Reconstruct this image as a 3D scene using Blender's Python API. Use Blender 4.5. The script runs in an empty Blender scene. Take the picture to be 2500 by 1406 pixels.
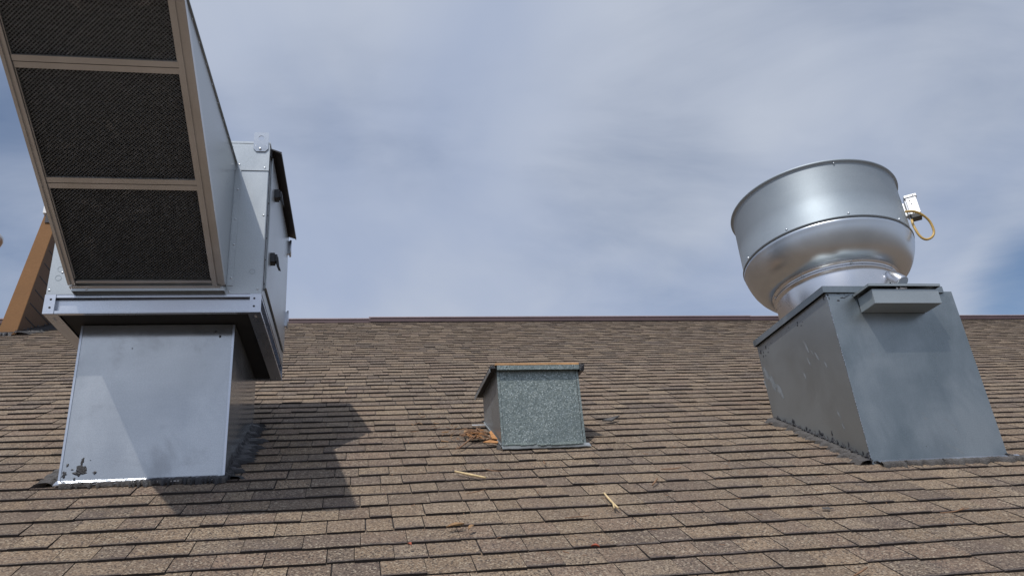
import bpy, math, random
from mathutils import Vector, Matrix, Quaternion, noise
R = random.Random(7)
scene = bpy.context.scene
COL = scene.collection

# ------------------------------------------------------------------ camera
cam_d = bpy.data.cameras.new('camera')
cam_d.sensor_width = 36.0
cam_d.lens = 36.0 * 1948.0 / 2500.0
cam_d.clip_start = 0.05
cam_d.clip_end = 3000
cam = bpy.data.objects.new('camera', cam_d)
COL.objects.link(cam)
yaw, pitch, roll = math.radians(12.211), math.radians(24.137), math.radians(-4.867)
f0 = Vector((math.sin(yaw), math.cos(yaw), 0)); r0 = Vector((math.cos(yaw), -math.sin(yaw), 0)); u0 = Vector((0, 0, 1))
f1 = f0 * math.cos(pitch) + u0 * math.sin(pitch); u1 = -f0 * math.sin(pitch) + u0 * math.cos(pitch)
r2 = r0 * math.cos(roll) + u1 * math.sin(roll); u2 = -r0 * math.sin(roll) + u1 * math.cos(roll)
M = Matrix((r2, u2, -f1)).transposed().to_4x4()
M.translation = Vector((0, 0, 1.25))
cam.matrix_world = M
scene.camera = cam

# ------------------------------------------------------------------ sun, sky, exposure
SUN_TRAVEL = Vector((0.363, 0.5885, -1.0)).normalized()
TO_SUN = -SUN_TRAVEL
sun_d = bpy.data.lights.new('sun', 'SUN')
sun_d.energy = 3.3
sun_d.angle = math.radians(0.55)
sun_d.color = (1.0, 0.95, 0.885)
sun = bpy.data.objects.new('sun', sun_d)
sun.rotation_euler = SUN_TRAVEL.to_track_quat('-Z', 'Y').to_euler()
sun.location = (-6, -9, 18)
COL.objects.link(sun)

world = bpy.data.worlds.new('World')
scene.world = world
world.use_nodes = True
nt = world.node_tree
nt.nodes.clear()
N, L = nt.nodes, nt.links


def node(tree, kind, **kw):
    n = tree.nodes.new(kind)
    for k, v in kw.items():
        if k == 'inp':
            for a, b in v.items():
                n.inputs[a].default_value = b
        else:
            setattr(n, k, v)
    return n


def mathn(tree, op, a, b=None, c=None, clamp=False):
    n = tree.nodes.new('ShaderNodeMath'); n.operation = op; n.use_clamp = clamp
    for i, x in enumerate((a, b, c)):
        if x is None: continue
        if isinstance(x, (int, float)): n.inputs[i].default_value = x
        else: tree.links.new(x, n.inputs[i])
    return n.outputs[0]


def maprange(tree, v, a, b, c=0.0, d=1.0, smooth=True):
    n = tree.nodes.new('ShaderNodeMapRange'); n.clamp = True
    if smooth: n.interpolation_type = 'SMOOTHSTEP'
    tree.links.new(v, n.inputs[0])
    for i, x in enumerate((a, b, c, d)): n.inputs[i + 1].default_value = x
    return n.outputs[0]


def mixrgb(tree, fac, a, b, blend='MIX'):
    n = tree.nodes.new('ShaderNodeMix'); n.data_type = 'RGBA'; n.blend_type = blend; n.clamp_factor = True
    for s, x in ((n.inputs[0], fac), (n.inputs[6], a), (n.inputs[7], b)):
        if isinstance(x, (int, float)): s.default_value = x
        elif isinstance(x, tuple): s.default_value = (*x[:3], 1)
        else: tree.links.new(x, s)
    return n.outputs[2]


sky = node(nt, 'ShaderNodeTexSky', sky_type='NISHITA', sun_disc=False)
sky.sun_elevation = math.asin(TO_SUN.z)
sky.sun_rotation = math.atan2(TO_SUN.x, TO_SUN.y)
sky.altitude = 300; sky.air_density = 1.0; sky.dust_density = 0.6; sky.ozone_density = 2.5
tc = N.new('ShaderNodeTexCoord')
sep = N.new('ShaderNodeSeparateXYZ'); L.new(tc.outputs['Generated'], sep.inputs[0])
zc = mathn(nt, 'MAXIMUM', mathn(nt, 'ADD', sep.outputs[2], 0.16), 0.05)
px = mathn(nt, 'DIVIDE', sep.outputs[0], zc); py = mathn(nt, 'DIVIDE', sep.outputs[1], zc)
comb = N.new('ShaderNodeCombineXYZ'); L.new(px, comb.inputs[0]); L.new(py, comb.inputs[1])
mp = node(nt, 'ShaderNodeMapping'); L.new(comb.outputs[0], mp.inputs[0])
mp.inputs['Rotation'].default_value = (0, 0, math.radians(35)); mp.inputs['Scale'].default_value = (0.62, 1.25, 1)
mp.inputs['Location'].default_value = (1.3, 0.4, 0)
n1 = node(nt, 'ShaderNodeTexNoise', inp={'Scale': 0.8, 'Detail': 6.0, 'Roughness': 0.47, 'Distortion': 0.35}); L.new(mp.outputs[0], n1.inputs['Vector'])
n2 = node(nt, 'ShaderNodeTexNoise', inp={'Scale': 2.4, 'Detail': 8.0, 'Roughness': 0.6, 'Distortion': 0.6}); L.new(mp.outputs[0], n2.inputs['Vector'])
nsum = mathn(nt, 'ADD', mathn(nt, 'MULTIPLY', n1.outputs[0], 0.78), mathn(nt, 'MULTIPLY', n2.outputs[0], 0.22))


def hole(d, r_in, r_out, depth):
    v = N.new('ShaderNodeVectorMath'); v.operation = 'DOT_PRODUCT'
    L.new(tc.outputs['Generated'], v.inputs[0]); v.inputs[1].default_value = Vector(d).normalized()
    return maprange(nt, v.outputs['Value'], math.cos(math.radians(r_out)), math.cos(math.radians(r_in)), 0.0, depth)


def pxdir(x, y):
    return f1 + r2 * (x - 1250) / 1948 - u2 * (y - 703) / 1948


# thinner patches of the cloud veil where clear blue shows
hs = [hole(pxdir(-60, 420), 1, 17, 0.24), hole(pxdir(2590, 760), 0.5, 6.0, 0.25), hole(pxdir(830, 300), 2, 13, 0.07), hole(pxdir(1560, 540), 1, 11, 0.075), hole(pxdir(760, 90), 1, 8, 0.05)]
acc = nsum
for h in hs: acc = mathn(nt, 'SUBTRACT', acc, h)
cov = maprange(nt, acc, 0.17, 0.49, 0.0, 1.0)
cov = mathn(nt, 'MULTIPLY', cov, 0.94)
n3 = node(nt, 'ShaderNodeTexNoise', inp={'Scale': 1.1, 'Detail': 5.0, 'Roughness': 0.5, 'Distortion': 0.2})
mp2 = node(nt, 'ShaderNodeMapping'); L.new(comb.outputs[0], mp2.inputs[0]); mp2.inputs['Location'].default_value = (7.7, 3.1, 0); mp2.inputs['Scale'].default_value = (1.5, 0.8, 1)
mp2.inputs['Rotation'].default_value = (0, 0, math.radians(-25))
L.new(mp2.outputs[0], n3.inputs['Vector'])
cloud = mixrgb(nt, maprange(nt, n3.outputs[0], 0.3, 0.7), (3.85, 4.55, 6.15), (5.35, 5.85, 6.85))
vs = N.new('ShaderNodeVectorMath'); vs.operation = 'DOT_PRODUCT'; L.new(tc.outputs['Generated'], vs.inputs[0]); vs.inputs[1].default_value = TO_SUN
glow = mathn(nt, 'MULTIPLY', mathn(nt, 'POWER', mathn(nt, 'MAXIMUM', vs.outputs['Value'], 0.0), 5.0), 1.1)
glow = mathn(nt, 'ADD', glow, 1.0)
cg = N.new('ShaderNodeVectorMath'); cg.operation = 'SCALE'; L.new(cloud, cg.inputs[0]); L.new(glow, cg.inputs['Scale'])
skyc = N.new('ShaderNodeVectorMath'); skyc.operation = 'SCALE'; L.new(sky.outputs[0], skyc.inputs[0]); skyc.inputs['Scale'].default_value = 1.0
final = mixrgb(nt, cov, skyc.outputs[0], cg.outputs[0])
bg = N.new('ShaderNodeBackground'); bg.inputs['Strength'].default_value = 0.1
L.new(final, bg.inputs[0])
wo = N.new('ShaderNodeOutputWorld'); L.new(bg.outputs[0], wo.inputs[0])

scene.view_settings.view_transform = 'Standard'
scene.view_settings.look = 'None'
scene.view_settings.gamma = 1
scene.view_settings.exposure = 0.0
scene.view_settings.use_curve_mapping = False

# ------------------------------------------------------------------ materials


def new_mat(name):
    m = bpy.data.materials.new(name); m.use_nodes = True
    t = m.node_tree; t.nodes.clear()
    b = t.nodes.new('ShaderNodeBsdfPrincipled'); o = t.nodes.new('ShaderNodeOutputMaterial')
    t.links.new(b.outputs[0], o.inputs[0])
    return m, t, b


def coords(t, scale=(1, 1, 1), rot=(0, 0, 0), kind='Object'):
    c = t.nodes.new('ShaderNodeTexCoord'); mpn = t.nodes.new('ShaderNodeMapping')
    t.links.new(c.outputs[kind], mpn.inputs[0]); mpn.inputs['Scale'].default_value = scale; mpn.inputs['Rotation'].default_value = rot
    return mpn.outputs[0]


def noisen(t, vec, scale, detail=3.0, rough=0.5, dist=0.0):
    n = node(t, 'ShaderNodeTexNoise', inp={'Scale': scale, 'Detail': detail, 'Roughness': rough, 'Distortion': dist})
    t.links.new(vec, n.inputs['Vector']); return n.outputs[0]


def bump(t, b, h, strength, dist, prev=None):
    n = t.nodes.new('ShaderNodeBump'); n.inputs['Strength'].default_value = strength; n.inputs['Distance'].default_value = dist
    t.links.new(h, n.inputs['Height'])
    if prev: t.links.new(prev, n.inputs['Normal'])
    t.links.new(n.outputs[0], b.inputs['Normal']); return n.outputs[0]


def sheet_metal(name, c1, c2, metallic, r1, r2, cloud_scale=2.5, wave=0.012, scratch=0.0, streak=(1, 1, 1), dirt=0.0, spec=0.5, grain=0.10, aniso=0.0, arot=0.0):
    m, t, b = new_mat(name)
    v = coords(t)
    vs_ = coords(t, streak)
    cl = noisen(t, v, cloud_scale, 4, 0.55, 0.4)
    st = noisen(t, vs_, 9, 5, 0.6)
    fac = mathn(t, 'ADD', mathn(t, 'MULTIPLY', maprange(t, cl, 0.32, 0.68), 0.7), mathn(t, 'MULTIPLY', st, 0.3))
    col = mixrgb(t, fac, c1, c2)
    fine = noisen(t, v, 160, 2, 0.5)
    col = mixrgb(t, grain, col, mixrgb(t, maprange(t, fine, 0.35, 0.65), (0.05, 0.05, 0.05), (1, 1, 1)), 'OVERLAY')
    if dirt:
        dn = noisen(t, v, 4.0, 8, 0.62, 0.3)
        col = mixrgb(t, maprange(t, dn, 0.52, 0.74, 0.0, dirt), col, (0.17, 0.17, 0.175))
    if scratch:
        sv = coords(t, (1.0, 1.0, 1.0), (0.3, 0.5, 0.9))
        dsc = node(t, 'ShaderNodeTexNoise', inp={'Scale': 38.0, 'Detail': 6.0, 'Roughness': 0.75, 'Distortion': 2.2}); t.links.new(sv, dsc.inputs['Vector'])
        area = noisen(t, v, 3.1, 3, 0.6)
        k = mathn(t, 'MULTIPLY', maprange(t, dsc.outputs[0], 0.62, 0.70), maprange(t, area, 0.55, 0.68, 0.0, scratch))
        col = mixrgb(t, k, col, (0.62, 0.66, 0.68))
    t.links.new(col, b.inputs['Base Color'])
    b.inputs['Metallic'].default_value = metallic
    b.inputs['Specular IOR Level'].default_value = spec
    rr = maprange(t, cl, 0.3, 0.7, r1, r2)
    t.links.new(rr, b.inputs['Roughness'])
    low = noisen(t, coords(t, (1, 1, 1), (0.2, 0.1, 0)), 1.3, 0, 0.4)
    n_ = bump(t, b, low, 1.0, wave)
    bump(t, b, fine, 0.08 if grain > .05 else 0.0, 0.002, n_)
    if aniso: b.inputs['Anisotropic'].default_value = aniso; b.inputs['Anisotropic Rotation'].default_value = arot
    if aniso:
        tg_ = t.nodes.new('ShaderNodeTangent'); tg_.direction_type = 'RADIAL'; tg_.axis = 'Z'; t.links.new(tg_.outputs[0], b.inputs['Tangent'])
    return m


M_GALV = sheet_metal('galvanized_bright', (0.37, 0.39, 0.41), (0.50, 0.52, 0.535), 0.74, 0.12, 0.20, 2.8, 0.006, streak=(1, 1, 7), grain=0.04, dirt=0.38)
M_UNIT = sheet_metal('galvanized_housing', (0.36, 0.39, 0.405), (0.45, 0.48, 0.495), 0.62, 0.27, 0.36, 2.0, 0.004, streak=(6, 6, 1), grain=0.05)
M_RAIL = sheet_metal('galvanized_rail', (0.46, 0.49, 0.54), (0.56, 0.58, 0.63), 0.92, 0.24, 0.34, 3.0, 0.004, grain=0.03)
M_CURB = sheet_metal('galvanized_weathered', (0.18, 0.21, 0.22), (0.33, 0.365, 0.385), 0.85, 0.26, 0.48, 2.6, 0.020, scratch=0.75, streak=(5, 5, 1), dirt=0.10, grain=0.05)
M_CURBSIDE = sheet_metal('galvanized_weathered_side', (0.29, 0.31, 0.315), (0.36, 0.385, 0.39), 0.72, 0.30, 0.42, 2.2, 0.010, streak=(5, 5, 1), dirt=0.10, grain=0.04)
M_BOX = sheet_metal('painted_grey_steel', (0.30, 0.34, 0.36), (0.36, 0.40, 0.42), 0.55, 0.34, 0.44, 2.0, 0.004, grain=0.04)
M_WIND = sheet_metal('galvanized_band', (0.33, 0.38, 0.42), (0.43, 0.48, 0.52), 0.80, 0.64, 0.72, 2.2, 0.003, scratch=0.35, streak=(1, 1, 5), grain=0.03, aniso=0.55, arot=0.25)
M_SPUN = sheet_metal('spun_aluminium', (0.52, 0.555, 0.59), (0.60, 0.63, 0.66), 1.0, 0.29, 0.36, 3.0, 0.0015, streak=(.2, .2, 60), grain=0.0)
M_NECK = sheet_metal('rolled_aluminium', (0.62, 0.63, 0.65), (0.70, 0.70, 0.72), 1.0, 0.24, 0.30, 3.0, 0.002, streak=(1, 1, 8), grain=0.0)
M_STEEL = sheet_metal('filter_frame_aluminium', (0.47, 0.475, 0.48), (0.59, 0.595, 0.60), 0.86, 0.28, 0.40, 4.0, 0.003, streak=(1, 20, 20), grain=0.02)
M_CAST = sheet_metal('cast_aluminium', (0.66, 0.67, 0.68), (0.74, 0.75, 0.76), 0.55, 0.35, 0.45, 5.0, 0.002)
M_VENTSIDE = sheet_metal('galvanized_side', (0.30, 0.32, 0.33), (0.38, 0.40, 0.41), 0.80, 0.36, 0.48, 3.0, 0.010)


def simple(name, c, rough=0.6, metallic=0.0, var=0.25, sc=8.0, bs=0.2, bd=0.004):
    m, t, b = new_mat(name)
    v = coords(t)
    n = noisen(t, v, sc, 6, 0.6, 0.3)
    f2 = noisen(t, v, sc * 12, 3, 0.6)
    k = mathn(t, 'ADD', mathn(t, 'MULTIPLY', n, 0.6), mathn(t, 'MULTIPLY', f2, 0.4))
    col = mixrgb(t, maprange(t, k, 0.3, 0.7), tuple(x * (1 - var) for x in c), tuple(min(1, x * (1 + var)) for x in c))
    t.links.new(col, b.inputs['Base Color'])
    b.inputs['Roughness'].default_value = rough; b.inputs['Metallic'].default_value = metallic
    bump(t, b, f2, bs, bd)
    return m


M_TAR = simple('roofing_tar', (0.022, 0.022, 0.026), 0.42, 0, 0.5, 14, 0.7, 0.01)
M_TARDUST = simple('dusty_roofing_tar', (0.075, 0.07, 0.068), 0.75, 0, 0.4, 14, 0.8, 0.01)
M_EDGE = simple('asphalt_cut_edge', (0.030, 0.025, 0.023), 0.9, 0, 0.3)
M_DARK = simple('dark_opening', (0.012, 0.012, 0.013), 0.8, 0, 0.2)
M_BLACK = simple('black_plastic', (0.016, 0.017, 0.020), 0.38, 0, 0.2, 8, 0.05, 0.001)
M_BLACKLIP = simple('black_rain_lip', (0.030, 0.030, 0.036), 0.45, 0.3, 0.2)
M_YELLOW = simple('yellow_conduit', (0.50, 0.33, 0.10), 0.42, 0, 0.15, 20, 0.1, 0.001)
M_OCHRE = simple('ochre_stucco', (0.21, 0.105, 0.040), 0.85, 0, 0.10, 3, 0.5, 0.004)
M_WOOD = simple('plywood_edge', (0.42, 0.24, 0.11), 0.8, 0, 0.3, 20, 0.4, 0.003)
M_STICK = simple('bleached_stick', (0.55, 0.42, 0.23), 0.75, 0, 0.25, 40, 0.4, 0.002)
M_TWIG = simple('brown_twig', (0.20, 0.11, 0.06), 0.8, 0, 0.4, 40, 0.4, 0.002)
M_CHIP = simple('orange_wood_chip', (0.36, 0.17, 0.06), 0.75, 0, 0.3, 30, 0.4, 0.002)
M_LEAF = simple('dry_leaf', (0.26, 0.15, 0.07), 0.7, 0, 0.4, 40, 0.3, 0.002)
M_REDLEAF = simple('red_leaf', (0.30, 0.07, 0.035), 0.7, 0, 0.3, 40, 0.3, 0.002)
M_RIDGE = simple('maroon_ridge_metal', (0.085, 0.052, 0.055), 0.5, 0.1, 0.15, 3, 0.05, 0.002)
M_RIDGETOP = simple('faded_ridge_top', (0.34, 0.27, 0.28), 0.5, 0.1, 0.15, 3, 0.05, 0.002)
M_WHITE = simple('white_coping', (0.72, 0.72, 0.72), 0.45, 0, 0.06, 5, 0.05, 0.001)
M_GROUND = simple('asphalt_ground', (0.13, 0.12, 0.11), 0.95, 0, 0.3, 0.05, 0.1, 0.01)
M_WALL = simple('tan_wall', (0.40, 0.33, 0.25), 0.9, 0, 0.1, 2, 0.2, 0.003)

# spangled galvanized sheet of the small vent
M_SPANGLE, t, b = new_mat('galvanized_spangle')
v = coords(t)
vo = node(t, 'ShaderNodeTexVoronoi', inp={'Scale': 150.0, 'Randomness': 1.0}); t.links.new(v, vo.inputs['Vector'])
sx = t.nodes.new('ShaderNodeSeparateColor'); t.links.new(vo.outputs['Color'], sx.inputs[0])
vo2 = node(t, 'ShaderNodeTexVoronoi', inp={'Scale': 260.0, 'Randomness': 1.0}); t.links.new(v, vo2.inputs['Vector'])
sx2 = t.nodes.new('ShaderNodeSeparateColor'); t.links.new(vo2.outputs['Color'], sx2.inputs[0])
big = noisen(t, v, 5, 3, 0.6)
base = mixrgb(t, maprange(t, sx.outputs[0], 0.1, 1.0, smooth=False), (0.125, 0.155, 0.150), (0.245, 0.285, 0.275))
base = mixrgb(t, maprange(t, sx2.outputs[1], 0.88, 0.96), base, (0.46, 0.51, 0.50))
base = mixrgb(t, maprange(t, big, 0.4, 0.7, 0, 0.45), base, (0.135, 0.165, 0.165))
t.links.new(base, b.inputs['Base Color']); b.inputs['Metallic'].default_value = 0.55
t.links.new(maprange(t, sx.outputs[2], 0, 1, 0.36, 0.62), b.inputs['Roughness'])
bump(t, b, sx.outputs[1], 0.25, 0.002)

# asphalt shingle
M_SHINGLE, t, b = new_mat('asphalt_shingle')
geo = t.nodes.new('ShaderNodeNewGeometry')
at = t.nodes.new('ShaderNodeAttribute'); at.attribute_name = 'tone'
pos = geo.outputs['Position']
g1 = noisen(t, pos, 230, 2, 0.6); g2 = noisen(t, pos, 150, 3, 0.75); g3 = noisen(t, pos, 9, 5, 0.6); g4 = noisen(t, pos, 1.3, 3, 0.5)
col = at.outputs['Color']
sp = t.nodes.new('ShaderNodeTexVoronoi'); sp.inputs['Scale'].default_value = 170; t.links.new(pos, sp.inputs['Vector'])
sps = t.nodes.new('ShaderNodeSeparateColor'); t.links.new(sp.outputs['Color'], sps.inputs[0])
col = mixrgb(t, 0.85, col, mixrgb(t, maprange(t, g2, 0.34, 0.66), (0.22, 0.21, 0.21), (0.80, 0.80, 0.79)), 'OVERLAY')
col = mixrgb(t, maprange(t, sps.outputs[0], 0.78, 0.95, 0, 0.60), col, (0.40, 0.345, 0.265))
col = mixrgb(t, maprange(t, sps.outputs[1], 0.70, 0.90, 0, 0.85), col, (0.035, 0.028, 0.026))
col = mixrgb(t, maprange(t, g3, 0.45, 0.75, 0, 0.35), col, (0.10, 0.08, 0.075))
col = mixrgb(t, maprange(t, g4, 0.4, 0.65, 0, 0.22), col, (0.20, 0.145, 0.10))
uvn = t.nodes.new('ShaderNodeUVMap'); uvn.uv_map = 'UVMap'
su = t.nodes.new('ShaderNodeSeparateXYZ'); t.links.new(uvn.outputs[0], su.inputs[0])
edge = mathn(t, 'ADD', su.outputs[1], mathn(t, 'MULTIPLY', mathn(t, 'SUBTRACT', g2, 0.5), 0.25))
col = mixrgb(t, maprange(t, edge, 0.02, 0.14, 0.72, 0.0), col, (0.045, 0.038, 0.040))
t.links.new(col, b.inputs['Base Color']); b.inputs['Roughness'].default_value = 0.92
b.inputs['Specular IOR Level'].default_value = 0.25
bump(t, b, mathn(t, 'ADD', g1, mathn(t, 'MULTIPLY', g2, 0.8)), 0.55, 0.004)

# dirty filter wire, with glints painted in as pale spots
M_WIRE, t, b = new_mat('dusty_filter_wire')
v = coords(t)
big = noisen(t, v, 7.5, 3, 0.55, 0.3); sm = noisen(t, v, 60, 3, 0.7)
glint = mathn(t, 'MULTIPLY', maprange(t, big, 0.60, 0.72), maprange(t, sm, 0.44, 0.56))
wc = mixrgb(t, maprange(t, sm, 0.35, 0.7), (0.34, 0.37, 0.40), (0.66, 0.70, 0.74))
t.links.new(mixrgb(t, glint, wc, (0.95, 0.95, 0.95)), b.inputs['Base Color'])
b.inputs['Metallic'].default_value = 0.6; b.inputs['Roughness'].default_value = 0.5

# ------------------------------------------------------------------ mesh helpers


class MB:
    def __init__(s):
        s.v = []; s.f = []; s.mi = []; s.sm = []

    def poly(s, pts, mi=0, smooth=False):
        i = len(s.v); s.v.extend([tuple(p) for p in pts]); s.f.append(tuple(range(i, i + len(pts)))); s.mi.append(mi); s.sm.append(smooth)

    def hexa(s, p, mi=0):
        # p: bottom 4 (ccw from above), top 4
        i = len(s.v); s.v.extend([tuple(q) for q in p])
        for f in ((0, 3, 2, 1), (4, 5, 6, 7), (0, 1, 5, 4), (1, 2, 6, 5), (2, 3, 7, 6), (3, 0, 4, 7)):
            s.f.append(tuple(i + k for k in f)); s.mi.append(mi); s.sm.append(False)
        return s

    def box(s, x0, x1, y0, y1, z0, z1, mi=0):
        return s.hexa([(x0, y0, z0), (x1, y0, z0), (x1, y1, z0), (x0, y1, z0), (x0, y0, z1), (x1, y0, z1), (x1, y1, z1), (x0, y1, z1)], mi)

    def obox(s, o, U, V, W, mi=0):
        o, U, V, W = map(Vector, (o, U, V, W))
        return s.hexa([o, o + U, o + U + V, o + V, o + W, o + U + W, o + U + V + W, o + V + W], mi)

    def prism(s, pts, ext, mi=0):
        pts = [Vector(p) for p in pts]; ext = Vector(ext); n = len(pts); i = len(s.v)
        s.v.extend([tuple(p) for p in pts] + [tuple(p + ext) for p in pts])
        s.f.append(tuple(i + k for k in reversed(range(n)))); s.f.append(tuple(i + n + k for k in range(n)))
        s.mi += [mi, mi]; s.sm += [False, False]
        for k in range(n):
            a, b_ = k, (k + 1) % n
            s.f.append((i + a, i + b_, i + n + b_, i + n + a)); s.mi.append(mi); s.sm.append(False)
        return s

    def lathe(s, prof, seg=96, mi=0, a0=0.0, a1=2 * math.pi, closed_profile=False):
        i = len(s.v); n = len(prof); full = abs(a1 - a0 - 2 * math.pi) < 1e-6
        cnt = seg if full else seg + 1
        for k in range(cnt):
            a = a0 + (a1 - a0) * k / seg
            for r_, z_ in prof: s.v.append((r_ * math.cos(a), r_ * math.sin(a), z_))
        for k in range(seg):
            k2 = (k + 1) % cnt
            for j in range(n if closed_profile else n - 1):
                j2 = (j + 1) % n
                s.f.append((i + k * n + j, i + k2 * n + j, i + k2 * n + j2, i + k * n + j2)); s.mi.append(mi); s.sm.append(True)
        return s

    def tube(s, pts, r, seg=8, mi=0, cap=True, radii=None):
        pts = [Vector(p) for p in pts]; i = len(s.v); n = len(pts)
        up = Vector((0.13, 0.31, 0.94))
        for k, p in enumerate(pts):
            tdir = (pts[min(k + 1, n - 1)] - pts[max(k - 1, 0)]).normalized()
            a = tdir.cross(up).normalized(); b_ = tdir.cross(a)
            rr = radii[k] if radii else r
            for q in range(seg):
                an = 2 * math.pi * q / seg
                s.v.append(tuple(p + a * rr * math.cos(an) + b_ * rr * math.sin(an)))
        for k in range(n - 1):
            for q in range(seg):
                q2 = (q + 1) % seg
                s.f.append((i + k * seg + q, i + k * seg + q2, i + (k + 1) * seg + q2, i + (k + 1) * seg + q)); s.mi.append(mi); s.sm.append(seg > 5)
        if cap:
            s.f.append(tuple(i + q for q in range(seg))[::-1]); s.f.append(tuple(i + (n - 1) * seg + q for q in range(seg))); s.mi += [mi, mi]; s.sm += [False, False]
        return s

    def dome(s, c, nrm, r, mi=0, h=0.6):
        c = Vector(c); nrm = Vector(nrm).normalized(); a = nrm.orthogonal().normalized(); b_ = nrm.cross(a)
        rings = [(1, 0), (0.85, 0.55), (0.45, 0.92)]
        i = len(s.v)
        for rr, hh in rings:
            for q in range(8):
                an = math.pi * q / 4
                s.v.append(tuple(c + (a * math.cos(an) + b_ * math.sin(an)) * r * rr + nrm * r * h * hh))
        s.v.append(tuple(c + nrm * r * h))
        for k in range(2):
            for q in range(8):
                q2 = (q + 1) % 8
                s.f.append((i + k * 8 + q, i + k * 8 + q2, i + k * 8 + 8 + q2, i + k * 8 + 8 + q)); s.mi.append(mi); s.sm.append(True)
        for q in range(8): s.f.append((i + 16 + q, i + 16 + (q + 1) % 8, i + 24)); s.mi.append(mi); s.sm.append(True)
        return s

    def build(s, name, mats, parent=None, bevel=0.0, kind=None):
        me = bpy.data.meshes.new(name); me.from_pydata(s.v, [], s.f)
        if not isinstance(mats, (list, tuple)): mats = [mats]
        for m in mats: me.materials.append(m)
        me.polygons.foreach_set('material_index', s.mi); me.polygons.foreach_set('use_smooth', s.sm)
        me.update()
        o = bpy.data.objects.new(name, me); COL.objects.link(o)
        if parent: o.parent = parent
        if bevel:
            bv = o.modifiers.new('bevel', 'BEVEL'); bv.width = bevel; bv.segments = 2; bv.limit_method = 'ANGLE'; bv.angle_limit = math.radians(35)
        if kind: o['kind'] = kind
        return o


def tag(o, label, cat, group=None, kind=None):
    o['label'] = label; o['category'] = cat
    if group: o['group'] = group
    if kind: o['kind'] = kind
    return o


def thing(name, loc, label, cat, rot=(0, 0, 0), group=None):
    o = bpy.data.objects.new(name, None); COL.objects.link(o); o.empty_display_size = 0.1
    o.location = loc; o.rotation_euler = rot
    return tag(o, label, cat, group)


# ------------------------------------------------------------------ roof
SL = 0.5412
CS = math.sqrt(1 + SL * SL)
NRM = Vector((0, -SL, 1)) / CS
YR = 9.40
RX0, RX1 = -9.0, 15.0
RY0 = -2.2


def rp(x, y, h=0.0):
    return Vector((x, y, SL * y)) + NRM * h


roof = MB()
T = 0.0108
a0 = rp(RX0, RY0, -T); a1 = rp(RX1, RY0, -T); a2 = rp(RX1, YR, -T); a3 = rp(RX0, YR, -T)
yb = YR * 2 - RY0
roof.poly([a0, a1, a2, a3])
b2 = Vector((RX1, yb, a0.z)); b3 = Vector((RX0, yb, a0.z))
roof.poly([a3, a2, b2, b3])
und = Vector((0, 0, -0.2))
roof.poly([a1, a0, a0 + und, a1 + und]); roof.poly([b3, b2, b2 + und, b3 + und])
roof.poly([a0, a3, b3, b3 + und, a0 + und]); roof.poly([a2, a1, a1 + und, b2 + und, b2])
roof.poly([a0 + und, b3 + und, b2 + und, a1 + und])
roof_o = roof.build('roof', [M_EDGE]); roof_o['kind'] = 'structure'

gm = MB(); G = 900
zg = SL * RY0 - 3.4
gm.poly([(-G, -G, zg), (G, -G, zg), (G, G, zg), (-G, G, zg)])
gr = gm.build('ground', M_GROUND); gr['kind'] = 'structure'
wl = MB(); wl.box(RX0 + .5, RX1 - .5, RY0 + .5, yb - .5, zg, SL * RY0 - 0.25)
wo_ = wl.build('wall', M_WALL); tag(wo_, 'tan outer wall under the eaves of the shingled roof', 'wall', kind='structure')
del wo_['label'], wo_['category']

TONES = [(0.188, 0.148, 0.105), (0.170, 0.136, 0.100), (0.208, 0.168, 0.120), (0.142, 0.116, 0.090), (0.176, 0.136, 0.102),
         (0.128, 0.104, 0.084), (0.192, 0.158, 0.118), (0.158, 0.124, 0.094)]
WTS = [5, 5, 3, 3, 3, 2, 3, 4]
EXP = 0.1215          # course spacing, horizontal run
Y_PH = 3.118


def wob(x, d):
    return (noise.noise(Vector((x * 0.55, d * 0.7, 3.1))) * 0.0045 + noise.noise(Vector((x * 1.9, d * 2.3, 9.1))) * 0.002)


CAMP = Vector((0, 0, 1.25))


def project(p):
    d = Vector(p) - CAMP; z = d.dot(f1)
    if z < 0.1: return None
    return (1250 + 1948 * d.dot(r2) / z, 703 - 1948 * d.dot(u2) / z)


pieces = []
k0 = int((RY0 - Y_PH) / EXP) - 1; k1 = int((YR - Y_PH) / EXP)
for k in range(k0, k1 + 1):
    y = Y_PH + k * EXP
    x = RX0 + R.uniform(0, .2); tooth = R.random() < .5
    while x < RX1:
        w = R.choice([R.uniform(.08, .13), R.uniform(.11, .17), R.uniform(.15, .22)])
        tone = R.choices(TONES, WTS)[0]; j = R.uniform(.90, 1.10)
        pieces.append((k, x, min(w, RX1 - x), y, tooth, tuple(c * j * g_ for c, g_ in zip(tone, (.955, .895, .875))), R.random(), R.random(), R.random()))
        x += w; tooth = (not tooth) if R.random() < .8 else tooth


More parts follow.
